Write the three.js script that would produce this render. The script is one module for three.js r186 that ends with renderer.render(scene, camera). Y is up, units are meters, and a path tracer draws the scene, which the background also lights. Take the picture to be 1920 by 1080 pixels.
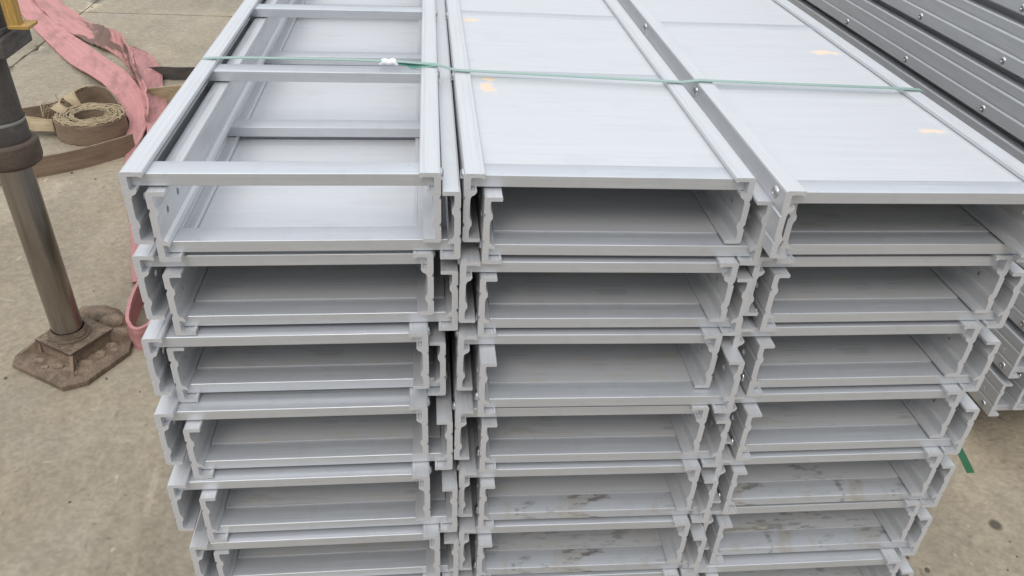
import * as THREE from 'three';
import { mergeGeometries, toCreasedNormals } from 'three/addons/utils/BufferGeometryUtils.js';
import { RoundedBoxGeometry } from 'three/addons/geometries/RoundedBoxGeometry.js';
import { Brush, Evaluator, SUBTRACTION } from 'three-bvh-csg';

// ---------------------------------------------------------------- camera, sky, sun, exposure
const scene = new THREE.Scene();
const camera = new THREE.PerspectiveCamera(39.2, 16 / 9, 0.05, 400);
camera.position.set(0.5752, 0.4441, 0.8975);
camera.up.set(0.0042, 0.8337, -0.5523);
camera.lookAt(0.6806, -0.1055, 0.0687);
const renderer = new THREE.WebGLRenderer({ antialias: true });
renderer.setSize(1024, 576);
renderer.toneMapping = THREE.LinearToneMapping;
renderer.toneMappingExposure = 1.2;
renderer.shadowMap.enabled = true;

const GY = -0.95;                                   // the concrete
function rng(seed) { let s = seed >>> 0; return () => { s = (s + 0x6D2B79F5) | 0; let t = Math.imul(s ^ (s >>> 15), 1 | s); t = (t + Math.imul(t ^ (t >>> 7), 61 | t)) ^ t; return ((t ^ (t >>> 14)) >>> 0) / 4294967296; }; }
// periodic value noise
function noiseField(seed) {
  const R = rng(seed), T = new Float32Array(65536); for (let i = 0; i < 65536; i++) T[i] = R();
  return (x, y, px, py) => {
    const xi = Math.floor(x), yi = Math.floor(y), fx = x - xi, fy = y - yi, m = (a, n) => ((a % n) + n) % n;
    const x0 = m(xi, px), x1 = m(xi + 1, px), y0 = m(yi, py), y1 = m(yi + 1, py), u = fx * fx * (3 - 2 * fx), v = fy * fy * (3 - 2 * fy);
    const h = (a, b) => T[(a * 251 + b * 7919 + ((a * b) & 255) * 13) & 65535];
    return (h(x0, y0) * (1 - u) + h(x1, y0) * u) * (1 - v) + (h(x0, y1) * (1 - u) + h(x1, y1) * u) * v;
  };
}
function fbm(n, u, v, fx, fy, oct) { let s = 0, a = 0.5, t = 0; for (let o = 0; o < oct; o++) { s += a * n(u * fx, v * fy, fx, fy); t += a; a *= 0.5; fx *= 2; fy *= 2; } return s / t; }
const clamp = (x, a = 0, b = 1) => Math.min(b, Math.max(a, x));
const sst = (a, b, x) => { const t = clamp((x - a) / (b - a)); return t * t * (3 - 2 * t); };
const mix = (a, b, t) => a + (b - a) * t;

{ // overcast sky: a bright even cloud layer, a little brighter overhead, soft cloud patches
  const w = 256, h = 128, d = new Float32Array(w * h * 4), n = noiseField(5);
  for (let j = 0; j < h; j++) for (let i = 0; i < w; i++) {
    const el = ((j + 0.5) / h - 0.5) * Math.PI, s = Math.sin(el), k = (j * w + i) * 4;
    const cl = 0.86 + 0.28 * fbm(n, i / w, j / h, 6, 6, 4);
    const L = el > 0 ? (0.36 + 1.06 * s) * cl : 0.3;
    const c = el > 0 ? [0.955, 1.0, 1.06] : [1, 0.95, 0.88];
    for (let q = 0; q < 3; q++) d[k + q] = L * c[q];
    d[k + 3] = 1;
  }
  const t = new THREE.DataTexture(d, w, h, THREE.RGBAFormat, THREE.FloatType);
  t.mapping = THREE.EquirectangularReflectionMapping; t.magFilter = t.minFilter = THREE.LinearFilter; t.wrapS = THREE.RepeatWrapping; t.needsUpdate = true;
  scene.background = t; scene.environment = t;
}
const sun = new THREE.DirectionalLight(0xfff6ec, 0.9);
sun.name = 'sun'; sun.position.set(-1.8, 8, 5.6); sun.target.position.set(0.6, -0.4, -1); sun.castShadow = true;
sun.shadow.radius = 45; sun.shadow.mapSize.set(2048, 2048);
Object.assign(sun.shadow.camera, { left: -6, right: 6, top: 6, bottom: -6, near: 0.5, far: 30 });
scene.add(sun, sun.target);

// ---------------------------------------------------------------- textures and materials
function tex(w, h, fn, srgb, rep) {
  const d = new Uint8Array(w * h * 4);
  for (let j = 0; j < h; j++) for (let i = 0; i < w; i++) { const c = fn((i + 0.5) / w, (j + 0.5) / h), k = (j * w + i) * 4; if (typeof c === 'number') d[k] = d[k + 1] = d[k + 2] = clamp(c) * 255; else for (let q = 0; q < 3; q++) d[k + q] = clamp(c[q]) * 255; d[k + 3] = 255; }
  const t = new THREE.DataTexture(d, w, h); t.wrapS = t.wrapT = THREE.RepeatWrapping; t.magFilter = THREE.LinearFilter; t.minFilter = THREE.LinearMipmapLinearFilter; t.generateMipmaps = true;
  if (srgb) t.colorSpace = THREE.SRGBColorSpace; if (rep) t.repeat.set(rep[0], rep[1]); t.needsUpdate = true; return t;
}
const N1 = noiseField(11), N2 = noiseField(23), N3 = noiseField(37), N4 = noiseField(51);

// sheets and bars: mill finish, fine streaks along u
const ALU = [0.845, 0.85, 0.858];
function sheetMaps(seed, dirt) {
  const n = noiseField(seed), m = noiseField(seed + 1);
  const streak = (u, v) => 0.5 * n(u * 3, v * 150, 3, 150) + 0.3 * m(u * 6, v * 340, 6, 340) + 0.2 * n(u * 2, v * 40, 2, 40);
  const smear = (u, v) => sst(0.58, 0.78, fbm(m, u, v, 5, 12, 4));
  const grime = (u, v) => dirt.grime ? dirt.grime * sst(0.55, 0.78, fbm(n, u, v, 7, 22, 6)) * sst(0.35, 0.6, fbm(m, u, v, 3, 3, 2)) : 0;
  const specks = (u, v) => dirt.speck ? dirt.speck * 0.75 * sst(0.50, 0.74, fbm(m, u, v, 22, 60, 6)) * sst(0.5, 0.72, fbm(n, u, v, 5, 7, 4)) : 0;
  const stain = (u, v) => { let s = 0; for (const [cu, cv, ru, rv] of dirt.stain ?? []) { const du = (u - cu) / ru, dv = (v - cv) / rv; const r = Math.hypot(du, dv) + 1.5 * (fbm(n, u, v, 22, 22, 4) - 0.5); s = Math.max(s, 1 - sst(0.25, 1.05, r)); } return s; };
  const col = tex(512, 512, (u, v) => {
    const b = 0.95 + 0.04 * (streak(u, v) - 0.5) - 0.02 * smear(u, v), g = grime(u, v), s = specks(u, v), st = stain(u, v);
    let c = ALU.map((x) => x * b);
    if (dirt.scratch) { const sc = dirt.scratch * 0.16 * sst(0.72, 0.86, n(u * 3 + 0.3, v * 210, 3, 210) * (0.6 + 0.6 * m(u * 14, v * 9, 14, 9))); c = c.map((x) => x * (1 - sc)); }
    if (dirt.line) { const d = Math.abs(v - 0.62 - 0.012 * (u - 0.5)) + Math.abs(v - 0.38 + 0.012 * (u - 0.5)) * 0; const ln = sst(0.006, 0.002, d) * sst(0.22, 0.26, u) * sst(0.62, 0.5, u) * sst(0.25, 0.5, n(u * 40, v * 3, 40, 3)); c = c.map((x) => mix(x, 0.22, ln * 0.8)); }
    c = c.map((x, i) => mix(x, [0.30, 0.275, 0.25][i], g * 0.7)); c = c.map((x, i) => mix(x, [0.2, 0.18, 0.16][i], s));
    const ol = dirt.dust ? dirt.dust * 0.6 * sst(0.55, 0.80, fbm(n, u, v, 9, 26, 5)) : 0; c = c.map((x, i) => mix(x, [0.80, 0.76, 0.62][i], ol));
    return c.map((x, i) => mix(x, [1.0, 0.75, 0.53][i], st * 0.48));
  }, true);
  const rough = tex(512, 512, (u, v) => 0.42 + 0.08 * (streak(u, v) - 0.5) + 0.1 * smear(u, v) + 0.35 * grime(u, v) + 0.4 * stain(u, v) + (dirt.dull ?? 0));
  const metal = tex(256, 256, (u, v) => 0.4 - 0.35 * Math.max(grime(u, v), specks(u, v), 0.9 * stain(u, v)));
  return { map: col, roughnessMap: rough, metalnessMap: metal, metalness: 1, roughness: 1 };
}
const M = {
  sheet: [
    new THREE.MeshStandardMaterial({ name: 'sheet clean', ...sheetMaps(101, {}) }),
    new THREE.MeshStandardMaterial({ name: 'sheet lightly worn', ...sheetMaps(131, { dust: 0.12, scratch: 0.3 }) }),
    new THREE.MeshStandardMaterial({ name: 'sheet scratched', ...sheetMaps(141, { dust: 0.2, scratch: 0.6, dull: 0.03 }) }),
    new THREE.MeshStandardMaterial({ name: 'sheet dusty', ...sheetMaps(151, { dust: 0.5, scratch: 0.4, dull: 0.05 }) }),
    new THREE.MeshStandardMaterial({ name: 'sheet with smudges', ...sheetMaps(161, { dust: 0.3, grime: 0.3, scratch: 0.4, dull: 0.05 }) }),
    new THREE.MeshStandardMaterial({ name: 'sheet with one dark scratch', ...sheetMaps(166, { dust: 0.2, scratch: 0.5, line: 1 }) }),
    new THREE.MeshStandardMaterial({ name: 'sheet smudged in two places', ...sheetMaps(171, { dust: 0.35, grime: 0.5, dull: 0.06 }) }),
    new THREE.MeshStandardMaterial({ name: 'sheet muddy', ...sheetMaps(174, { dust: 0.3, grime: 0.4, speck: 0.45, dull: 0.08 }) }),
    new THREE.MeshStandardMaterial({ name: 'sheet muddier', ...sheetMaps(178, { dust: 0.4, grime: 0.15, speck: 0.38, dull: 0.1 }) }),
    new THREE.MeshStandardMaterial({ name: 'sheet smeared', ...sheetMaps(199, { dust: 0.3, grime: 0.4, speck: 0.35, scratch: 0.5, dull: 0.08 }) }),
  ],
  stainM0: new THREE.MeshStandardMaterial({ name: 'sheet with stains', ...sheetMaps(181, { stain: [[0.10, 0.86, 0.045, 0.08], [0.105, 0.98, 0.04, 0.04]] }) }),
  stainM1: new THREE.MeshStandardMaterial({ name: 'sheet with a pale stain', ...sheetMaps(186, { stain: [[0.08, 0.9, 0.05, 0.04]] }) }),
  stainR0: new THREE.MeshStandardMaterial({ name: 'sheet with an orange stain', ...sheetMaps(191, { stain: [[0.85, 0.55, 0.085, 0.05]] }) }),
  stainR1: new THREE.MeshStandardMaterial({ name: 'sheet with a small stain', ...sheetMaps(196, { stain: [[0.87, 0.52, 0.07, 0.035]] }) }),
};
// rails: extrusion lines along the length; uv of an extrusion's sides are metres, v runs along it
const railCol = tex(256, 512, (u, v) => { const b = 0.96 + 0.05 * (0.6 * N1(u * 90, v * 3, 90, 3) + 0.4 * N2(u * 40, v * 6, 40, 6) - 0.5) - 0.012 * sst(0.6, 0.8, fbm(N3, u, v, 8, 10, 3)); return ALU.map((x) => x * b); }, true, [10, 3]);
const railRough = tex(256, 512, (u, v) => 0.42 + 0.22 * (N1(u * 90, v * 3, 90, 3) - 0.5) + 0.12 * sst(0.5, 0.8, fbm(N3, u, v, 8, 10, 3)), false, [10, 3]);
M.rail = new THREE.MeshStandardMaterial({ name: 'rail', map: railCol, roughnessMap: railRough, metalness: 0.5, roughness: 1 });
const cutCol = tex(256, 256, (u, v) => { const b = 0.92 + 0.08 * (0.6 * N2(u * 12, v * 120, 12, 120) + 0.4 * N1(u * 60, v * 60, 60, 60) - 0.5); return [0.80 * b, 0.803 * b, 0.81 * b]; }, true, [12, 12]);
M.cut = new THREE.MeshStandardMaterial({ name: 'sawn end', map: cutCol, metalness: 0.15, roughness: 0.6 });
const barCol = tex(512, 64, (u, v) => { const b = 0.92 + 0.06 * (0.6 * N1(u * 4, v * 30, 4, 30) + 0.4 * N2(u * 9, v * 50, 9, 50) - 0.5) - 0.012 * sst(0.62, 0.75, fbm(N4, u, v, 22, 4, 3)); const tk = sst(0.86, 0.93, N3(u * 46, v * 5, 46, 5)) * sst(0.55, 0.8, N1(u * 120, v * 9, 120, 9)) * 0.08; return [0.815 * b * (1 - tk), 0.828 * b * (1 - tk), 0.845 * b * (1 - tk)]; }, true);
M.bar = new THREE.MeshStandardMaterial({ name: 'crossbar', map: barCol, roughnessMap: tex(512, 64, (u, v) => 0.4 + 0.2 * (N1(u * 4, v * 30, 4, 30) - 0.5)), metalness: 0.45, roughness: 1 });
M.barDirty = [0, 1, 2].map((q) => new THREE.MeshStandardMaterial({ name: 'muddy crossbar', map: tex(1024, 128, (u, v) => { const o = q * 0.37, b = 0.92 + 0.05 * (N1(u * 4, v * 30, 4, 30) - 0.5), sp = [0.3, 0.5, 0.4][q] * sst(0.50, 0.80, fbm(N4, u + o, v, 30, 9, 6)) * sst(0.46, 0.7, fbm(N3, u + o, v, 7, 2, 4)), du = 0.45 * sst(0.5, 0.78, fbm(N2, u + o, v, 16, 3, 5)); return [0.78, 0.793, 0.81].map((x, i) => mix(mix(x * b, [0.66, 0.63, 0.56][i], du), [0.27, 0.24, 0.21][i], sp)); }, true), metalness: 0.35, roughness: 0.55 }));
M.steel = new THREE.MeshStandardMaterial({ name: 'zinc screw', color: new THREE.Color(0.56, 0.56, 0.57), metalness: 1, roughness: 0.3 });
M.strap = new THREE.MeshPhysicalMaterial({ name: 'green plastic strap', color: new THREE.Color(0.36, 0.52, 0.46), roughness: 0.22, metalness: 0, transmission: 0.35, thickness: 0, clearcoat: 0.6, clearcoatRoughness: 0.15 });
M.strapDark = new THREE.MeshPhysicalMaterial({ name: 'dark green plastic strap', color: new THREE.Color(0.03, 0.16, 0.085), roughness: 0.3, clearcoat: 0.5 });
M.clip = new THREE.MeshStandardMaterial({ name: 'strap seal', color: new THREE.Color(0.84, 0.84, 0.84), metalness: 0.4, roughness: 0.35 });
M.strapEnd = new THREE.MeshPhysicalMaterial({ name: 'twisted green strap', color: new THREE.Color(0.13, 0.34, 0.26), roughness: 0.25, clearcoat: 0.5 });

// concrete, one 6.5 m tile
const TILE = 6.5;
const concH = new Float32Array(1024 * 1024);
const concCol = tex(2048, 2048, (u, v) => {
  const big = fbm(N1, u, v, 5, 5, 3), mid = fbm(N2, u, v, 28, 28, 4), fine = N3(u * 900, v * 900, 900, 900), fine2 = N4(u * 420, v * 420, 420, 420);
  const drag = N2(u * 160, v * 22, 160, 22);
  let b = 1 + 0.16 * (big - 0.5) + 0.14 * (mid - 0.5) + 0.11 * (fine - 0.5) + 0.09 * (fine2 - 0.5) + 0.05 * (drag - 0.5);
  const dark = sst(0.62, 0.74, fbm(N4, u, v, 9, 9, 5)), pale = sst(0.60, 0.72, fbm(N3, u, v, 14, 14, 4));
  b *= 1 - 0.10 * dark + 0.07 * pale;
  const pit = sst(0.93, 0.985, N1(u * 330, v * 330, 330, 330)) * 0.16; b *= 1 - pit;
  const chip = sst(0.965, 0.985, N4(u * 260 + 0.5, v * 260, 260, 260)); b *= 1 + 0.22 * chip;
  const j = Math.abs(u - 0.7815), jm = sst(0.012, 0.001, j) * sst(0.55, 0.7, fbm(N1, u, v, 60, 60, 4)); b *= 1 + 0.22 * jm - 0.3 * sst(0.008, 0.001, j) * sst(0.6, 0.72, fbm(N3, u, v, 50, 50, 4));
  const us = u > 0.5 ? u - 1 : u, sc = Math.abs(us - (-0.0066 + (0.09 - v) * 0.085)) ; if (v < 0.11) b *= 1 + 0.10 * sst(0.0016, 0.0006, sc) * sst(0.3, 0.6, N1(u * 60, v * 70, 60, 70));
  const sp = Math.hypot(u - 0.2852, v - 0.0349) + 0.004 * (fbm(N2, u, v, 90, 90, 3) - 0.5); b *= 1 - 0.45 * sst(0.0022, 0.0004, sp);
  const hue = fbm(N4, u + 0.2, v, 46, 46, 4) - 0.5;
  const warm = 0.5 + hue * 0.9 + (fbm(N2, u, v, 7, 7, 3) - 0.5) * 0.6;
  return [0.578 * b, mix(0.543, 0.528, warm) * b, mix(0.481, 0.444, warm) * b];
}, true, [1 / TILE, 1 / TILE]);
const concBump = tex(1024, 1024, (u, v) => 0.5 * fbm(N2, u, v, 120, 120, 3) + 0.5 * N3(u * 500, v * 500, 500, 500), false, [1 / TILE * 2, 1 / TILE * 2]);
M.concrete = new THREE.MeshStandardMaterial({ name: 'concrete', map: concCol, bumpMap: concBump, bumpScale: 0.003, roughness: 0.88 });
M.soil = new THREE.MeshStandardMaterial({ name: 'joint filler', color: new THREE.Color(0.06, 0.05, 0.042), roughness: 1 });

// ---------------------------------------------------------------- naming helpers
const used = {};
function numbered(n) { const k = used[n] ?? 0; used[n] = k + 1; return k ? n + '_' + String(k).padStart(3, '0') : n; }
function tag(o, label, category, group, kind) { if (label) o.userData.label = label; if (category) o.userData.category = category; if (group) o.userData.group = group; if (kind) o.userData.kind = kind; return o; }
function shadows(o) { o.traverse((c) => { if (c.isMesh) c.castShadow = c.receiveShadow = true; }); return o; }
function thing(name, label, category, pos = [0, 0, 0], group) { const o = new THREE.Group(); o.name = numbered(name); o.position.set(...pos); tag(o, label, category, group); scene.add(o); return o; }
function part(name, geo, mat, parent, pos) { const m = new THREE.Mesh(geo, mat); m.name = name; if (pos) m.position.set(...pos); parent.add(m); return m; }

// ---------------------------------------------------------------- the ground: concrete slabs with open joints
{
  const g = new THREE.Group(); g.name = 'ground'; g.userData.kind = 'structure'; scene.add(g);
  const r = rng(77), J = 0.0035;
  const X = [-11.42, -6.42, -1.42, 3.58, 8.58, 13.58], Z = [-14.15, -9.15, -4.15, 0.85, 5.85];
  for (let i = 0; i + 1 < X.length; i++) for (let j = 0; j + 1 < Z.length; j++) {
    const s = new THREE.Shape(), x0 = X[i] + J, x1 = X[i + 1] - J, z0 = Z[j] + J, z1 = Z[j + 1] - J, pts = [];
    const near = i > 0 && i < 4 && j > 0, st = near ? 0.03 : 1;
    const edge = (ax, az, bx, bz, nx, nz) => { const L = Math.hypot(bx - ax, bz - az), n = Math.round(L / st); let d = 0; for (let k = 0; k < n; k++) { const t = k / n; d = near ? Math.max(0, 0.55 * d + (r() < 0.06 ? 0.022 * r() : 0.003 * (r() - 0.4))) : 0; if (k === 0) d = 0; pts.push([ax + (bx - ax) * t + nx * d, az + (bz - az) * t + nz * d]); } };
    edge(x0, z0, x1, z0, 0, 1); edge(x1, z0, x1, z1, -1, 0); edge(x1, z1, x0, z1, 0, -1); edge(x0, z1, x0, z0, 1, 0);
    pts.forEach(([x, z], k) => (k ? s.lineTo(x, -z) : s.moveTo(x, -z)));
    const geo = new THREE.ExtrudeGeometry(s, { depth: 0.03, bevelEnabled: false }); geo.rotateX(-Math.PI / 2);
    part('concrete_slab', geo, M.concrete, g, [0, GY - 0.03, 0]);
  }
  const far = new THREE.PlaneGeometry(300, 300); far.rotateX(-Math.PI / 2);
  { const uv = far.attributes.uv; for (let k = 0; k < uv.count; k++) uv.setXY(k, uv.getX(k) * 300, uv.getY(k) * 300); }
  part('joint_bed', far, M.soil, g, [0, GY - 0.028, 0]);
  shadows(g);
}

// ---------------------------------------------------------------- the trays
const W = 0.3855, H = 0.1, L = 3.084, PITCH = 0.378, S = 0.0205, T = 0.006;
// rail section in mm, x from the outer web inward, h from the sheet side
const PROF = [[0, 3], [0.9, 0.9], [3, 0], [20.4, 0], [20.9, 0.5], [21.9, 0.5], [22.4, 0], [26, 0], [27, 1], [27, 6.2], [26.2, 7], [23.5, 7], [22.7, 5.8], [10, 5.8], [8.7, 6.6], [8.6, 24.2], [13, 24.2], [14.6, 22.4], [16.6, 22.6], [17, 25.6], [14.6, 29.5], [10.2, 32], [8.6, 36.5], [8.3, 61], [9.2, 65.5], [11.4, 68.5], [11.6, 74.5], [9.4, 78.5], [8.2, 83], [8.2, 93], [9.2, 94.2], [22.6, 94.2], [23.6, 95.2], [23.6, 99], [22.6, 100], [3, 100], [0.9, 99.1], [0, 97], [0, 77.2], [2.1, 75.8], [2.1, 74.2], [0, 69.6], [0, 37.6], [2.1, 36.2], [2.1, 34.6], [0, 30]];
function railGeo(right, flip) {
  const s = new THREE.Shape();
  PROF.forEach(([x, h], k) => { const px = right ? W - x / 1000 : x / 1000, py = flip ? h / 1000 : H - h / 1000; k ? s.lineTo(px, py) : s.moveTo(px, py); });
  const g = new THREE.ExtrudeGeometry(s, { depth: L, bevelEnabled: false }); g.translate(0, 0, -L);
  const ev = new Evaluator(); ev.useGroups = true; ev.attributes = ['position', 'normal', 'uv'];
  let b = new Brush(g, [M.cut, M.rail]); b.updateMatrixWorld();
  const xs = right ? W - 0.004 : 0.004, y = flip ? 0.0535 : H - 0.0535;
  for (const z of [-0.044, -0.095]) {
    const c = new THREE.CylinderGeometry(0.0052, 0.0052, 0.03, 14); c.rotateZ(Math.PI / 2); c.clearGroups(); c.addGroup(0, c.index.count, 0);
    const k = new Brush(c, [M.rail]); k.position.set(xs, y, z); k.updateMatrixWorld();
    b = ev.evaluate(b, k, SUBTRACTION); b.updateMatrixWorld();
  }
  return b;
}
const RAILS = {};
for (const flip of [0, 1]) for (const right of [0, 1]) RAILS[flip + '' + right] = railGeo(right, flip);
const barW = W - 0.0176;
function barGeo() { // a flat bar, rounded edges, section z-y swept along x
  const s = new THREE.Shape(), a = 0.018, b = 0.0084, r = 0.0012;
  s.moveTo(-a + r, -b); s.lineTo(a - r, -b); s.quadraticCurveTo(a, -b, a, -b + r); s.lineTo(a, b - r); s.quadraticCurveTo(a, b, a - r, b); s.lineTo(-a + r, b); s.quadraticCurveTo(-a, b, -a, b - r); s.lineTo(-a, -b + r); s.quadraticCurveTo(-a, -b, -a + r, -b);
  const g = new THREE.ExtrudeGeometry(s, { depth: barW, bevelEnabled: false, curveSegments: 3 }); g.rotateY(-Math.PI / 2); g.translate(W / 2 + barW / 2, 0, 0);
  const p = g.attributes.position, uv = g.attributes.uv; for (let k = 0; k < uv.count; k++) uv.setXY(k, p.getX(k) / W, (p.getY(k) + p.getZ(k) * 0.7) / 0.05);
  return g;
}
const BAR = toCreasedNormals(barGeo(), 0.6);
const SHEET_D = PITCH - 0.036 - 0.0007;
const SHEET = new THREE.BoxGeometry(W - 0.036, 0.0176, SHEET_D);
const SCREW = new THREE.LatheGeometry([[0, 0.0012], [0.0031, 0.0012], [0.0031, 0.0037], [0.0050, 0.0037], [0.0068, 0.0030], [0.0084, 0.0014], [0.0088, 0], [0.0088, -0.0005]].map((p) => new THREE.Vector2(...p)), 14);
const SCREW_L = SCREW.clone().rotateZ(Math.PI / 2), SCREW_R = SCREW.clone().rotateZ(-Math.PI / 2);
const protos = {};
function buildTray(flip, sheets, look, dirty) {
  const o = new THREE.Group(), Y = (h) => (flip ? h : H - h), n = 9;
  for (const right of [0, 1]) {
    const src = RAILS[flip + '' + right], rail = part('side_rail', src.geometry, src.material, o);
    for (let i = 0; i < n; i++) part('screw', right ? SCREW_R : SCREW_L, M.steel, rail, [right ? W : 0, Y(0.0155), -0.030 - PITCH * i]);
  }
  for (let i = 0; i < n; i++) part('crossbar', BAR, dirty ? M.barDirty[(i + dirty) % 3] : M.bar, o, [0, Y(0.0155), -0.030 - PITCH * i]);
  if (sheets) for (let i = 0; i + 1 < n; i++) {
    const sh = part('sheet_panel', SHEET, look[i % look.length], o, [W / 2, Y(0.0164 + (i % 3) * 0.0002), -0.030 - PITCH * (i + 0.5)]);
    if (flip) sh.rotation.z = 0;
  }
  return o;
}
const ORD = ['topmost', 'second', 'third', 'fourth', 'fifth', 'sixth', 'seventh', 'eighth', 'ninth', 'tenth', 'eleventh', 'twelfth', 'thirteenth', 'fourteenth', 'fifteenth', 'sixteenth', 'seventeenth', 'eighteenth', 'nineteenth', 'twentieth', 'twenty-first', 'twenty-second'];
const GROUP = 'aluminium trays piled in stacks';
function placeTray(key, flip, sheets, look, name, label, x, yb, z, yaw, roll, x0) {
  const k = key + flip; protos[k] ??= buildTray(flip, sheets, look, ({ look6: 1, look7: 2, look8: 3, look9: 4 })[key] ?? 0);
  const o = protos[k].clone(); o.name = numbered(name);
  o.rotation.order = 'ZYX'; o.rotation.set(0, yaw, roll);
  const c = Math.cos(roll), s = Math.sin(roll);
  o.position.set(x0 + (x - x0) * c - yb * s, (x - x0) * s + yb * c, z);
  o.userData = { label, category: 'metal tray', group: GROUP };
  scene.add(shadows(o)); return o;
}
// every tray: x, z of its front left corner and its turn, from the top down; sheet side up and sheet side down in turn
const STACKS = {
  left: { roll: 0.01138, x0: 0.03, trays: [[0.2084, -0.0231, -0.0033], [0.2337, -0.0228, -0.0005], [0.1979, -0.0281, -0.0003], [0.2311, -0.0262, 0], [0.1895, -0.0117, 0.0003], [0.214, -0.026, 0.0011], [0.1869, 0.0046, -0.0002], [0.2233, 0.0091, 0.0011], [0.1882, 0.0263, 0.0002], [0.2307, 0.0296, 0.0023], [0.2029, 0.0413, 0.0019], [0.2331, 0.0312, 0.0021], [0.2, 0.044, 0], [0.228, 0.04, 0]] },
  middle: { roll: -0.00697, x0: 0.45, trays: [[0.6239, -0.036, 0.0034], [0.6501, -0.0232, -0.0004], [0.6212, -0.0189, 0.0002], [0.6489, -0.0205, 0.0005], [0.6213, -0.0149, -0.0026], [0.6518, 0.0138, -0.0012], [0.6195, 0.0069, -0.0003], [0.6591, 0.0085, -0.0018], [0.6281, 0.0146, -0.0005], [0.6611, 0.019, -0.0007], [0.6304, 0.0247, -0.001], [0.6615, 0.0343, -0.0007], [0.63, 0.036, 0], [0.66, 0.038, 0]] },
  right: { roll: 0.00389, x0: 0.87, trays: [[1.0316, 0.009, -0.001], [1.0582, -0.0199, 0], [1.0321, -0.0274, 0.0001], [1.0629, -0.0237, 0.0015], [1.0273, -0.0235, 0.0001], [1.0665, -0.017, 0.001], [1.0369, -0.0107, 0], [1.0679, 0.0017, 0.0002], [1.0378, 0.0056, 0], [1.0683, 0.0077, -0.0012], [1.0416, 0.0046, 0], [1.0666, 0.0149, 0.0002], [1.0321, 0.0313, -0.0001], [1.0624, 0.0353, -0.0001]] },
};
const LOOKS = { clean: [M.sheet[0]], stainM: [M.stainM0, M.stainM1, M.sheet[0]], stainR: [M.stainR1, M.stainR0, M.sheet[0]] };
for (let k = 1; k < M.sheet.length; k++) LOOKS['look' + k] = [M.sheet[k], M.sheet[1 + k % 4], M.sheet[0]];
// which finish lies in which tray, from the top down: plain to worn on the left, muddier down the right
const FINISH = { left: [0, 0, 0, 1, 2, 5, 1, 3, 2, 4, 1, 3, 2, 1], middle: [0, 0, 1, 5, 2, 3, 1, 4, 2, 6, 1, 9, 2, 1], right: [0, 4, 1, 3, 2, 5, 1, 4, 2, 7, 1, 8, 2, 9] };
for (const [side, st] of Object.entries(STACKS)) st.trays.forEach(([x, z, yaw], i) => {
  const k = i >> 1, flip = i & 1, top = flip ? -k * (H + S) - S - T : -k * (H + S);
  const open = side === 'left' && i < 2;
  const fi = FINISH[side][i]; let look = fi ? 'look' + fi : 'clean';
  if (i === 0 && side === 'middle') look = 'stainM'; if (i === 0 && side === 'right') look = 'stainR';
  const deck = open ? 'open crossbars without sheets' : flip ? 'sheets at its bottom' : 'sheets on its upper side';
  let label = `aluminium tray with ${deck}, ${ORD[i]} from the top of the ${side} stack`;
  if (i === 0) label = { left: 'open aluminium tray with bare crossbars, topmost of the left stack', middle: 'sheeted aluminium tray topmost of the middle stack, under the green strap', right: 'sheeted aluminium tray topmost of the right stack, orange stains on it' }[side];
  placeTray(open ? 'open' : look, flip, !open, LOOKS[look], 'aluminium_tray', label, x, top - H, z, yaw, st.roll, st.x0);
});
// the fourth stack, further right and back, seen from its side: sheet side down outermost
{
  const X0 = 1.92, B0 = -0.822, r = rng(9), P4 = 0.1195;
  for (let k = 0; k < 11; k++) for (const flip of [1, 0]) {
    const yb = flip ? B0 + k * P4 : B0 + k * P4 + S + T - 0.006 + 0.0005, n = 2 * k + (flip ? 0 : 1);
    placeTray(k < 2 ? 'look4' : 'look1', flip, true, k < 2 ? LOOKS.look4 : LOOKS.look1, 'aluminium_tray', `dull aluminium tray, ${n ? ORD[n] + ' from the bottom' : 'lowest'} of the tall stack behind on the right`, X0 + (flip ? 0 : 0.05) + (r() - 0.5) * 0.004, yb, -0.46 + (r() - 0.5) * 0.02 + (flip ? 0.01 : 0.015), (r() - 0.5) * 0.002, 0, X0);
  }
}
// squared timbers under the stacks
{
  const wt = tex(256, 64, (u, v) => { const b = 0.8 + 0.35 * (N1(u * 5, v * 30, 5, 30) - 0.5) + 0.2 * (N2(u * 20, v * 60, 20, 60) - 0.5); return [0.50 * b, 0.39 * b, 0.27 * b]; }, true);
  const wm = new THREE.MeshStandardMaterial({ name: 'timber', map: wt, roughness: 0.9 });
  const put = (x, z, len, h, label) => { const m = new THREE.Mesh(new RoundedBoxGeometry(len, h, 0.1, 2, 0.006), wm); m.name = numbered('timber_bearer'); m.position.set(x, GY + h / 2, z); tag(m, label, 'timber', 'timbers under the stacks'); shadows(m); scene.add(m); };
  put(0.83, -0.55, 1.5, 0.09, 'squared timber under the front of the three stacks');
  put(0.83, -2.5, 1.5, 0.09, 'squared timber under the far end of the three stacks');
  put(2.15, -1.1, 0.6, 0.126, 'squared timber under the front of the tall stack');
  put(2.15, -2.9, 0.6, 0.126, 'squared timber under the far end of the tall stack');
}

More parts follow.
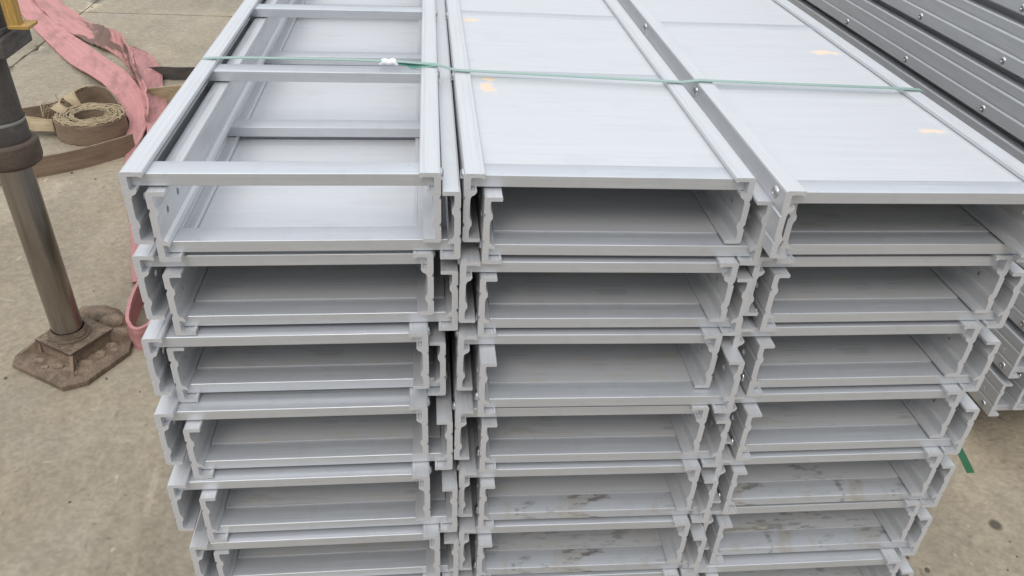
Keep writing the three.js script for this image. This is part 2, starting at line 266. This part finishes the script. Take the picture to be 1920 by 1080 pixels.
// ---------------------------------------------------------------- ribbons: straps, slings, bands
// rows: [lx, ly, lz, rx, ry, rz] stations; closed thickness th; returns geometry with uv (across, metres along)
function ribbon(rows, th, segPer = 6, nw = 6, wob = 0, seed = 1) {
  const cl = new THREE.CatmullRomCurve3(rows.map((r) => new THREE.Vector3(r[0], r[1], r[2])), false, 'centripetal'), cr = new THREE.CatmullRomCurve3(rows.map((r) => new THREE.Vector3(r[3], r[4], r[5])), false, 'centripetal');
  const n = (rows.length - 1) * segPer, nz = noiseField(seed), A = [], a = new THREE.Vector3(), b = new THREE.Vector3();
  for (let i = 0; i <= n; i++) { const row = []; cl.getPoint(i / n, a); cr.getPoint(i / n, b); for (let j = 0; j <= nw; j++) row.push(a.clone().lerp(b, j / nw)); A.push(row); }
  const nrm = A.map((row, i) => row.map((p, j) => { const t = A[Math.min(n, i + 1)][j].clone().sub(A[Math.max(0, i - 1)][j]), w = A[i][Math.min(nw, j + 1)].clone().sub(A[i][Math.max(0, j - 1)]); const v = w.cross(t); if (v.lengthSq() < 1e-14) v.set(0, 1, 0); return v.normalize(); }));
  for (let i = 0; i <= n; i++) for (let j = 0; j <= nw; j++) if (wob) A[i][j].addScaledVector(nrm[i][j], wob * (fbm(nz, i / n, j / nw * 0.4, Math.max(4, Math.round(n / 3)), 8, 3) - 0.35));
  const pos = [], uv = [], idx = []; let len = 0;
  for (let i = 0; i <= n; i++) { if (i) len += A[i][nw >> 1].distanceTo(A[i - 1][nw >> 1]); for (const s of [1, -1]) for (let j = 0; j <= nw; j++) { const p = A[i][j].clone().addScaledVector(nrm[i][j], s * th / 2); pos.push(p.x, p.y, p.z); uv.push(j / nw, len); } }
  const st = 2 * (nw + 1), I = (i, s, j) => i * st + s * (nw + 1) + j;
  for (let i = 0; i < n; i++) {
    for (let j = 0; j < nw; j++) { idx.push(I(i, 0, j), I(i, 0, j + 1), I(i + 1, 0, j), I(i, 0, j + 1), I(i + 1, 0, j + 1), I(i + 1, 0, j)); idx.push(I(i, 1, j), I(i + 1, 1, j), I(i, 1, j + 1), I(i, 1, j + 1), I(i + 1, 1, j), I(i + 1, 1, j + 1)); }
    idx.push(I(i, 0, 0), I(i + 1, 0, 0), I(i, 1, 0), I(i, 1, 0), I(i + 1, 0, 0), I(i + 1, 1, 0), I(i, 0, nw), I(i, 1, nw), I(i + 1, 0, nw), I(i, 1, nw), I(i + 1, 1, nw), I(i + 1, 0, nw));
  }
  for (const i of [0, n]) for (let j = 0; j < nw; j++) idx.push(I(i, 0, j), I(i, 1, j), I(i, 0, j + 1), I(i, 1, j), I(i, 1, j + 1), I(i, 0, j + 1));
  const g = new THREE.BufferGeometry(); g.setAttribute('position', new THREE.Float32BufferAttribute(pos, 3)); g.setAttribute('uv', new THREE.Float32BufferAttribute(uv, 2)); g.setIndex(idx);
  return toCreasedNormals(g, 0.9);
}
const upright = (pts, h, lean = 0) => pts.map(([x, z, y = GY], i) => [x, y, z, x + lean, y + h, z]);

// the green strap over the three stacks
{
  const t = thing('packing_strap', 'pale green plastic strap stretched across the tops of three stacks', 'strap', [0, 0, 0]);
  const pts = [[0.212, -0.46, -0.6], [0.2115, 0.0005, -0.4515], [0.2385, 0.0036, -0.4505], [0.59, 0.0079, -0.4305], [0.622, 0.0008, -0.4285], [0.66, 0.0, -0.4255], [0.98, -0.0022, -0.404], [1.006, -0.0024, -0.402], [1.0345, 0.002, -0.4], [1.06, 0.0022, -0.398], [1.39, 0.0036, -0.377], [1.4185, 0.003, -0.375]];
  const top = pts.slice(1).map(([x, y, z]) => [x, y + 0.0012, z - 0.005, x, y + 0.0012, z + 0.005]);
  part('strap_band', ribbon(top, 0.0011, 5, 2), M.strap, t);
  part('strap_band', ribbon([[0.2055, -0.45, -0.4585, 0.2055, -0.45, -0.4455], [0.2062, -0.1, -0.458, 0.2062, -0.1, -0.445], [0.2068, -0.004, -0.458, 0.2068, -0.004, -0.445], [0.2115, 0.0017, -0.458, 0.2115, 0.0017, -0.445]], 0.0011, 5, 2), M.strap, t);
  part('strap_band', ribbon([[1.4185, 0.0042, -0.3815, 1.4185, 0.0042, -0.3685], [1.4235, -0.002, -0.3815, 1.4235, -0.002, -0.3685], [1.4245, -0.3, -0.3815, 1.4245, -0.3, -0.3685], [1.452, -0.8, -0.3815, 1.452, -0.8, -0.3685]], 0.0011, 6, 2), M.strap, t);
  // crimped seal and the twisted end beside it
  const q = [[0.500, -0.4355], [0.507, -0.4352], [0.515, -0.4348], [0.523, -0.4343], [0.530, -0.4338]], cy = [0.0078, 0.0112, 0.0104, 0.0115, 0.0078];
  part('seal', ribbon(q.map(([x, z], i) => [x, cy[i], z - 0.010, x, cy[i], z + 0.010]), 0.0026, 5, 4, 0.001, 3), M.clip, t);
  part('strap_end', ribbon([[0.530, 0.008, -0.441, 0.530, 0.008, -0.428], [0.543, 0.0095, -0.441, 0.543, 0.006, -0.429], [0.554, 0.0105, -0.438, 0.554, 0.002, -0.428], [0.570, 0.0100, -0.437, 0.570, 0.006, -0.425], [0.592, 0.0098, -0.434, 0.592, 0.0088, -0.421]], 0.001, 6, 3), M.strapEnd, t);
  shadows(t);
}
{
  const m = new THREE.Mesh(ribbon([[1.457, -0.458, -0.05, 1.464, -0.452, -0.046], [1.463, -0.488, -0.03, 1.471, -0.482, -0.025], [1.476, -0.512, -0.012, 1.485, -0.506, -0.007], [1.491, -0.535, -0.002, 1.500, -0.529, 0.003]], 0.0012, 6, 2), M.strapDark);
  m.name = 'strap_tail'; tag(m, 'dark green strap tail sticking out from the right side of the right stack', 'strap end'); scene.add(shadows(m));
  const k = new THREE.Mesh(ribbon([[0.601, -0.63, -0.10, 0.614, -0.63, -0.095], [0.602, -0.70, -0.095, 0.615, -0.70, -0.09], [0.600, -0.80, -0.09, 0.613, -0.80, -0.085], [0.603, -0.9, -0.085, 0.616, -0.9, -0.08]], 0.0012, 5, 2), M.strapDark);
  k.name = 'hanging_strap'; tag(k, 'dark green strap hanging in the gap between left and middle stacks', 'strap end'); scene.add(shadows(k));
}

// ---------------------------------------------------------------- pink lifting sling on the ground
const web = (base, grime, seed, amt, rep, where = () => 1) => {
  const n = noiseField(seed);
  const weave = (u, v) => 0.5 * N1(u * 26, v * 4, 26, 4) + 0.5 * N2(u * 60, v * 90, 60, 90);
  return { map: tex(256, 1024, (u, v) => { const w = 0.95 + 0.14 * (weave(u, v) - 0.5), g = amt * where(v, fbm(n, u + 0.4, v, 4, 20, 4)) * sst(0.40, 0.85, fbm(n, u, v, 3, 14, 6)) + 0.10 * (fbm(n, u, v, 3, 9, 3) - 0.4); return base.map((x, i) => mix(x * w, grime[i], clamp(g))); }, true, rep), bumpMap: tex(128, 1024, (u, v) => 0.5 + 0.3 * Math.sin(u * Math.PI * 2 * 12) + 0.4 * (N2(u * 30, v * 400, 30, 400) - 0.5), false, rep), bumpScale: 0.0012, roughness: 0.94 };
};
M.pink = new THREE.MeshStandardMaterial({ name: 'pink webbing', ...web([0.765, 0.548, 0.537], [0.54, 0.40, 0.38], 61, 0.6, [1, 1]) });
M.pinkDirty = new THREE.MeshStandardMaterial({ name: 'dirty pink webbing', ...web([0.765, 0.548, 0.537], [0.45, 0.355, 0.32], 63, 1.2, [1, 1], (v, f) => 0.25 + 2.6 * sst(0.43, 0.56, v + 0.25 * (f - 0.5))) });
M.brownWeb = new THREE.MeshStandardMaterial({ name: 'brown webbing', ...web([0.54, 0.465, 0.39], [0.42, 0.35, 0.29], 67, 0.6, [1, 1]) });
M.tanWeb = new THREE.MeshStandardMaterial({ name: 'frayed webbing', ...web([0.72, 0.65, 0.53], [0.54, 0.47, 0.37], 69, 0.6, [1, 1]) });
M.darkWeb = new THREE.MeshStandardMaterial({ name: 'dark webbing', ...web([0.34, 0.325, 0.31], [0.25, 0.23, 0.21], 71, 0.6, [1, 1]) });
{
  const t = thing('lifting_sling', 'dusty pink webbing sling lying twisted on the concrete, its strands side by side', 'sling');
  part('webbing_strand', ribbon([[-2.264, -0.946, -4.984, -2.084, -0.926, -4.998], [-1.896, -0.946, -4.347, -1.723, -0.936, -4.329], [-1.648, -0.946, -3.937, -1.493, -0.936, -3.917], [-1.45, -0.946, -3.632, -1.343, -0.936, -3.706], [-1.15, -0.936, -3.185, -1.156, -0.926, -3.452], [-0.968, -0.911, -2.945, -0.978, -0.906, -3.187], [-0.835, -0.886, -2.74, -0.834, -0.896, -2.986], [-0.742, -0.896, -2.576, -0.696, -0.896, -2.75], [-0.656, -0.926, -2.432, -0.621, -0.906, -2.583], [-0.647, -0.946, -2.35, -0.58, -0.916, -2.428], [-0.615, -0.946, -2.233, -0.568, -0.926, -2.306], [-0.58, -0.946, -2.107, -0.538, -0.916, -2.092], [-0.469, -0.946, -1.753, -0.406, -0.906, -1.697], [-0.373, -0.946, -1.458, -0.304, -0.896, -1.373], [-0.308, -0.946, -1.237, -0.237, -0.886, -1.158]], 0.007, 10, 10, 0.006, 5), M.pink, t);
  const g2 = ribbon([[-2.09, -0.921, -4.898, -1.945, -0.926, -5.021], [-1.741, -0.926, -4.287, -1.61, -0.936, -4.344], [-1.451, -0.931, -3.851, -1.387, -0.936, -4.017], [-1.281, -0.936, -3.643, -1.279, -0.936, -3.887], [-1.16, -0.930, -3.51, -1.19, -0.912, -3.77], [-1.092, -0.924, -3.431, -1.135, -0.902, -3.692], [-1.01, -0.938, -3.37, -1.055, -0.868, -3.55], [-0.94, -0.944, -3.28, -0.965, -0.846, -3.40], [-0.881, -0.946, -3.171, -0.879, -0.846, -3.214], [-0.804, -0.946, -3.006, -0.806, -0.846, -3.038], [-0.725, -0.946, -2.81, -0.718, -0.846, -2.831], [-0.641, -0.946, -2.573, -0.635, -0.856, -2.622], [-0.58, -0.946, -2.398, -0.576, -0.886, -2.424]], 0.007, 14, 12, 0.020, 8);
  { const uv = g2.attributes.uv; let mx = 0; for (let k = 0; k < uv.count; k++) mx = Math.max(mx, uv.getY(k)); for (let k = 0; k < uv.count; k++) uv.setY(k, uv.getY(k) / mx); }
  part('soiled_strand', g2, M.pinkDirty, t).userData.label = 'strand soiled brown where it twists over';
  part('webbing_strand', ribbon([[-0.857, -0.846, -3.191, -0.85, -0.846, -3.201], [-0.816, -0.856, -3.085, -0.818, -0.906, -3.302], [-0.747, -0.856, -2.911, -0.76, -0.916, -3.22], [-0.697, -0.866, -2.783, -0.699, -0.926, -3.085], [-0.654, -0.886, -2.671, -0.649, -0.936, -2.914], [-0.611, -0.896, -2.539, -0.601, -0.936, -2.763], [-0.586, -0.916, -2.44, -0.551, -0.946, -2.64], [-0.556, -0.926, -2.323, -0.497, -0.946, -2.489], [-0.512, -0.936, -2.188, -0.435, -0.946, -2.239]], 0.007, 10, 10, 0.008, 9), M.pink, t);
  // the eye at the near end, webbing on edge
  part('sling_eye', ribbon(upright([[-0.248, -1.20], [-0.250, -1.10], [-0.238, -1.0], [-0.219, -0.94], [-0.190, -0.912], [-0.166, -0.935], [-0.162, -0.99], [-0.178, -1.07], [-0.205, -1.16]], 0.07), 0.009, 8, 6, 0.004, 12), M.pink, t);
  shadows(t);
}
// ---------------------------------------------------------------- brown webbing: the coil and the bands standing on edge
{
  const t = thing('webbing_coil', 'brown webbing strap rolled into a coil with frayed tan edges', 'strap coil', [-0.788, GY, -2.372]);
  const pts = [], turns = 8.2; for (let i = 0; i <= turns * 22; i++) { const a = i / 22 * Math.PI * 2, r = 0.058 + (0.135 - 0.058) * (i / (turns * 22)) + 0.003 * Math.sin(a * 1.3); pts.push([r * Math.cos(a + 0.6), r * Math.sin(a + 0.6) * 0.98, 0.002 * Math.sin(a * 2.1 + i)]); }
  part('coiled_band', ribbon(pts.map(([x, z, y]) => [x, 0.001 + Math.abs(y), z, x, 0.078 + y * 1.6, z]), 0.0075, 1, 4, 0.002, 14), M.brownWeb, t);
  // frayed edge: fine threads lying on the upper edge of the turns
  const r = rng(5), th = [];
  for (let k = 0; k < 420; k++) { const i = Math.floor(r() * (pts.length - 4)), [x, z] = pts[i], [x2, z2] = pts[i + 2]; const c = new THREE.CatmullRomCurve3([new THREE.Vector3(x + (r() - 0.5) * 0.008, 0.078, z + (r() - 0.5) * 0.008), new THREE.Vector3((x + x2) / 2 + (r() - 0.5) * 0.012, 0.080 + r() * 0.006, (z + z2) / 2 + (r() - 0.5) * 0.012), new THREE.Vector3(x2 + (r() - 0.5) * 0.016, 0.079 + r() * 0.004, z2 + (r() - 0.5) * 0.016)]); th.push(new THREE.TubeGeometry(c, 3, 0.0012 + r() * 0.0014, 4)); }
  tag(part('frayed_threads', mergeGeometries(th), M.tanWeb, t), null, null, null, 'stuff');
  // loose frayed ends on the left
  const end = (rows, w, s) => part('loose_end', ribbon(rows, w, 6, 4, 0.012, s), M.tanWeb, t);
  end([[-0.09, 0.08, -0.09, -0.06, 0.085, -0.10], [-0.13, 0.10, -0.12, -0.09, 0.12, -0.14], [-0.12, 0.10, -0.17, -0.085, 0.125, -0.18], [-0.09, 0.10, -0.21, -0.06, 0.125, -0.22]], 0.006, 21);
  end([[-0.10, 0.075, 0.0, -0.085, 0.085, -0.03], [-0.15, 0.085, -0.03, -0.13, 0.10, -0.07], [-0.16, 0.05, -0.09, -0.14, 0.10, -0.11], [-0.17, 0.01, -0.10, -0.15, 0.05, -0.12]], 0.006, 22);
  end([[-0.12, 0.03, 0.06, -0.13, 0.07, 0.03], [-0.19, 0.03, 0.06, -0.20, 0.07, 0.03], [-0.24, 0.01, 0.03, -0.26, 0.06, 0.0], [-0.27, 0.0, 0.07, -0.28, 0.03, 0.04]], 0.006, 23);
  end([[-0.13, 0.02, 0.03, -0.13, 0.06, 0.02], [-0.20, 0.01, 0.0, -0.20, 0.06, -0.01], [-0.27, 0.02, -0.03, -0.27, 0.05, -0.05]], 0.005, 24);
  const fr = []; for (let k = 0; k < 26; k++) { const x = -0.10 - r() * 0.08, z = -0.02 - r() * 0.16, y = 0.05 + r() * 0.06; const c = new THREE.CatmullRomCurve3([new THREE.Vector3(x, y, z), new THREE.Vector3(x - 0.02 + (r() - 0.5) * 0.05, y - 0.02 + (r() - 0.3) * 0.05, z + (r() - 0.5) * 0.05), new THREE.Vector3(x - 0.03 + (r() - 0.5) * 0.08, Math.max(0.004, y - 0.05 + (r() - 0.5) * 0.05), z + (r() - 0.5) * 0.09)]); fr.push(new THREE.TubeGeometry(c, 5, 0.0012 + r() * 0.0016, 4)); }
  tag(part('loose_threads', mergeGeometries(fr), M.tanWeb, t), null, null, null, 'stuff');
  shadows(t);
  const band = (name, label, pts, h, mat, seed, lean = 0) => { const m = new THREE.Mesh(ribbon(upright(pts, h, lean), 0.007, 8, 6, 0.006, seed), mat); m.name = name; tag(m, label, 'strap'); scene.add(shadows(m)); };
  band('webbing_band', 'brown webbing strap standing on edge in front of the coil', [[-1.02, -1.85], [-0.904, -1.909], [-0.859, -1.945], [-0.77, -1.997], [-0.679, -2.069], [-0.604, -2.143], [-0.566, -2.19]], 0.078, M.brownWeb, 31);
  band('webbing_band_001', 'brown webbing strap bending on edge behind the coil', [[-1.13, -2.36], [-1.067, -2.427], [-0.968, -2.501], [-0.925, -2.62], [-0.873, -2.711], [-0.823, -2.694], [-0.758, -2.608], [-0.7, -2.5]], 0.078, M.brownWeb, 33, -0.006);
  band('webbing_band_002', 'dark grey strap standing on edge beyond the pink sling', [[-0.74, -3.02], [-0.694, -3.032], [-0.62, -3.03], [-0.566, -3.034], [-0.398, -3.045], [-0.25, -3.03]], 0.062, M.darkWeb, 35, 0.01);
  band('webbing_band_003', 'greyish tan strap on edge between the pink sling and left stack', [[-0.66, -2.69], [-0.622, -2.712], [-0.528, -2.75], [-0.393, -2.778], [-0.25, -2.76]], 0.075, M.tanWeb, 37);
}

// ---------------------------------------------------------------- the outrigger leg with its foot plate
{
  const cx = -0.35, cz = -0.91, t = thing('outrigger_leg', 'muddy crane outrigger leg with a steel rod on a brown foot plate', 'outrigger leg', [cx, GY, cz]);
  const mudTex = (base, dark, seed) => { const n = noiseField(seed); return tex(512, 512, (u, v) => { const a = fbm(n, u, v, 8, 8, 5), g = sst(0.5, 0.66, fbm(n, u + 0.3, v, 11, 11, 4)), f = n(u * 160, v * 160, 160, 160), b = 0.82 + 0.36 * (a - 0.5) + 0.2 * (f - 0.5); return base.map((x, i) => mix(x * b, dark[i], g * 0.55)); }, true); };
  const mud = new THREE.MeshStandardMaterial({ name: 'dried mud on steel', map: mudTex([0.57, 0.495, 0.42], [0.36, 0.30, 0.25], 81), bumpMap: tex(512, 512, (u, v) => fbm(N2, u, v, 20, 20, 5)), bumpScale: 0.006, roughness: 0.95 });
  const rod = new THREE.MeshStandardMaterial({ name: 'chromed rod', map: tex(256, 256, (u, v) => { const g = 0.4 * sst(0.45, 0.75, fbm(N3, u, v, 9, 4, 4)), b = 0.60 + 0.08 * (N1(u * 60, v * 3, 60, 3) - 0.5); return [mix(b, 0.42, g), mix(b * 0.97, 0.37, g), mix(b * 0.94, 0.32, g)]; }, true), metalness: 0.95, roughness: 0.27 });
  const paint = new THREE.MeshStandardMaterial({ name: 'dusty dark paint', map: mudTex([0.42, 0.40, 0.385], [0.31, 0.29, 0.27], 83), roughness: 0.62, metalness: 0.15 });
  const brown = new THREE.MeshStandardMaterial({ name: 'dusty brown steel', map: mudTex([0.42, 0.36, 0.31], [0.30, 0.26, 0.23], 85), roughness: 0.8 });
  const yellow = new THREE.MeshStandardMaterial({ name: 'worn yellow paint', map: mudTex([0.83, 0.67, 0.36], [0.63, 0.50, 0.28], 87), roughness: 0.6 });
  const worn = new THREE.MeshStandardMaterial({ name: 'bare steel edge', color: new THREE.Color(0.42, 0.41, 0.4), metalness: 0.8, roughness: 0.4 });
  // plate outline (world corners, relative to the centre)
  const out = [[-0.485, -0.84], [-0.331, -0.745], [-0.281, -0.767], [-0.215, -0.888], [-0.222, -0.935], [-0.372, -1.065], [-0.42, -1.06], [-0.491, -0.873]].map(([x, z]) => [x - cx, z - cz]);
  const s = new THREE.Shape(); out.forEach(([x, z], i) => (i ? s.lineTo(x, -z) : s.moveTo(x, -z)));
  const pg = new THREE.ExtrudeGeometry(s, { depth: 0.010, bevelEnabled: true, bevelSize: 0.003, bevelThickness: 0.003, bevelSegments: 2 }); pg.rotateX(-Math.PI / 2); pg.scale(1, 1, 1);
  { const p = pg.attributes.position, uv = pg.attributes.uv; for (let k = 0; k < uv.count; k++) uv.setXY(k, p.getX(k) * 3, p.getZ(k) * 3); }
  part('foot_plate', pg, mud, t, [0, 0.003, 0]);
  // raised hollow square boss with ribs to the corners
  const hy = 0.052, hs = 0.066, ang = Math.atan2(out[1][1] - out[0][1], out[1][0] - out[0][0]);
  const boss = new THREE.BoxGeometry(2 * hs, 0.010, 2 * hs, 4, 1, 4); boss.rotateY(-ang); part('boss_plate', boss, mud, t, [0, hy, 0]);
  for (let k = 0; k < 4; k++) { // sloping side walls under the boss plate
    const a = -ang + k * Math.PI / 2, wsh = new THREE.Shape(); wsh.moveTo(-hs * 1.02, 0); wsh.lineTo(hs * 1.02, 0); wsh.lineTo(hs * 0.96, 0.038); wsh.lineTo(-hs * 0.96, 0.038); wsh.closePath();
    const w = new THREE.ExtrudeGeometry(wsh, { depth: 0.006, bevelEnabled: false }); w.translate(0, 0, hs - 0.012); w.rotateY(a); part('boss_wall', w, mud, t, [0, 0.012, 0]);
    const ra = a + Math.PI / 4, rs = new THREE.Shape(); rs.moveTo(hs * 1.25, 0); rs.lineTo(0.135, 0); rs.lineTo(0.135, 0.004); rs.lineTo(hs * 1.36, 0.040); rs.lineTo(hs * 1.25, 0.040); rs.closePath();
    const rb = new THREE.ExtrudeGeometry(rs, { depth: 0.008, bevelEnabled: false }); rb.translate(0, 0, -0.004); rb.rotateY(ra); part('rib', rb, mud, t, [0, 0.013, 0]);
  }
  const lathe = (pts, seg = 40) => new THREE.LatheGeometry(pts.map((p) => new THREE.Vector2(...p)), seg);
  part('rod_socket', lathe([[0, 0.05], [0.052, 0.05], [0.052, 0.060], [0.045, 0.066], [0.043, 0.078], [0.0395, 0.08]]), mud, t, [-0.011, 0, 0]);
  const plumb = (m) => { m.position.x = -0.010; m.rotation.z = 0.02; };
  plumb(part('rod', lathe([[0.0372, 0.05], [0.0372, 0.62]]), rod, t));
  plumb(part('collar', lathe([[0.038, 0.548], [0.056, 0.548], [0.063, 0.553], [0.0665, 0.562], [0.0665, 0.600], [0.063, 0.606], [0.050, 0.607]]), brown, t));
  plumb(part('sleeve', lathe([[0.0385, 0.596], [0.0535, 0.600], [0.0535, 0.655], [0.0515, 0.657], [0.0505, 0.83]]), paint, t));
  plumb(part('sleeve_ring', lathe([[0.0538, 0.650], [0.0545, 0.652], [0.0545, 0.655], [0.0538, 0.657]]), worn, t));
  part('head_block', new RoundedBoxGeometry(0.18, 0.042, 0.14, 2, 0.005), paint, t, [-0.028, 0.829, -0.007]);
  part('head_step', new RoundedBoxGeometry(0.165, 0.012, 0.13, 2, 0.003), paint, t, [-0.03, 0.855, -0.012]);
  part('upper_tube', lathe([[0, 0.855], [0.078, 0.855], [0.078, 1.2]]), paint, t, [-0.028, 0, -0.01]);
  part('yellow_bracket', new RoundedBoxGeometry(0.026, 0.30, 0.024, 2, 0.003), yellow, t, [0.075, 1.014, 0.012]).userData.label = 'yellow painted bracket above the block';
  part('bracket_foot', new RoundedBoxGeometry(0.042, 0.008, 0.05, 2, 0.002), yellow, t, [0.086, 0.866, 0.004]);
  // lumps of mud on the plate
  const r = rng(21);
  const lump = (x, y, z, sx, sy, sz, seed) => { const g = new THREE.IcosahedronGeometry(1, 4), p = g.attributes.position, v = new THREE.Vector3(), n = noiseField(seed); for (let k = 0; k < p.count; k++) { v.fromBufferAttribute(p, k); const f = 0.72 + 0.55 * fbm(n, v.x * 0.5 + 0.5, v.y * 0.5 + v.z * 0.31 + 0.5, 4, 4, 3); p.setXYZ(k, v.x * sx * f, v.y * sy * f, v.z * sz * f); } g.deleteAttribute('normal'); g.deleteAttribute('uv'); g.setAttribute('uv', new THREE.Float32BufferAttribute(Array.from({ length: p.count * 2 }, (_, k) => (k % 2 ? p.getZ(k >> 1) : p.getX(k >> 1)) * 4), 2)); g.computeVertexNormals(); return part('mud_lump', toCreasedNormals(g, 0.7), mud, t, [x, y, z]); };
  lump(0.02, 0.02, -0.13, 0.05, 0.026, 0.035, 91); lump(0.065, 0.022, -0.095, 0.045, 0.024, 0.03, 92); lump(-0.02, 0.02, -0.15, 0.03, 0.018, 0.02, 93); lump(0.10, 0.018, -0.05, 0.035, 0.014, 0.025, 94);
  for (const [x, z, a2, b2, h2] of [[0.045, 0.075, 0.022, 0.012, 0.006], [0.07, 0.04, 0.014, 0.020, 0.007], [0.01, 0.10, 0.012, 0.009, 0.004], [-0.02, 0.085, 0.018, 0.010, 0.004], [0.085, 0.0, 0.015, 0.012, 0.006], [-0.075, 0.06, 0.016, 0.010, 0.004], [-0.05, 0.09, 0.009, 0.007, 0.004], [0.10, 0.02, 0.010, 0.008, 0.005], [0.03, 0.115, 0.008, 0.010, 0.004]]) lump(x, 0.017, z, a2, h2, b2, 95 + Math.round(x * 900 + z * 300 + 200));
  shadows(t);
}
// small stones and crumbs about on the concrete
{
  const r = rng(303), gs = []; const at = [[-1.40, -4.25], [-1.39, -4.2], [-0.146, -0.736]];
  for (let k = 0; k < 40; k++) { const [x, z] = k < 3 ? at[k] : [-2 + r() * 2.3, -5 + r() * 4.8], s = 0.0018 + r() * r() * 0.0038; const g = new THREE.IcosahedronGeometry(s, 0); g.scale(1, 0.6, 1.2); g.rotateY(r() * 6); g.translate(x, GY + s * 0.4, z); gs.push(g); }
  for (let k = 0; k < 20; k++) { const s = 0.002 + r() * r() * 0.006, g = new THREE.IcosahedronGeometry(s, 0); g.scale(1, 0.6, 1.2); g.translate(1.6 + r() * 0.7, GY + s * 0.4, -0.4 + r() * 0.5); gs.push(g); }
  const m = new THREE.Mesh(mergeGeometries(gs), new THREE.MeshStandardMaterial({ name: 'grit', color: new THREE.Color(0.12, 0.10, 0.08), roughness: 0.95 })); m.name = 'grit'; tag(m, 'small dark grit scattered over the concrete', 'grit', null, 'stuff'); scene.add(shadows(m));
}
renderer.render(scene, camera);
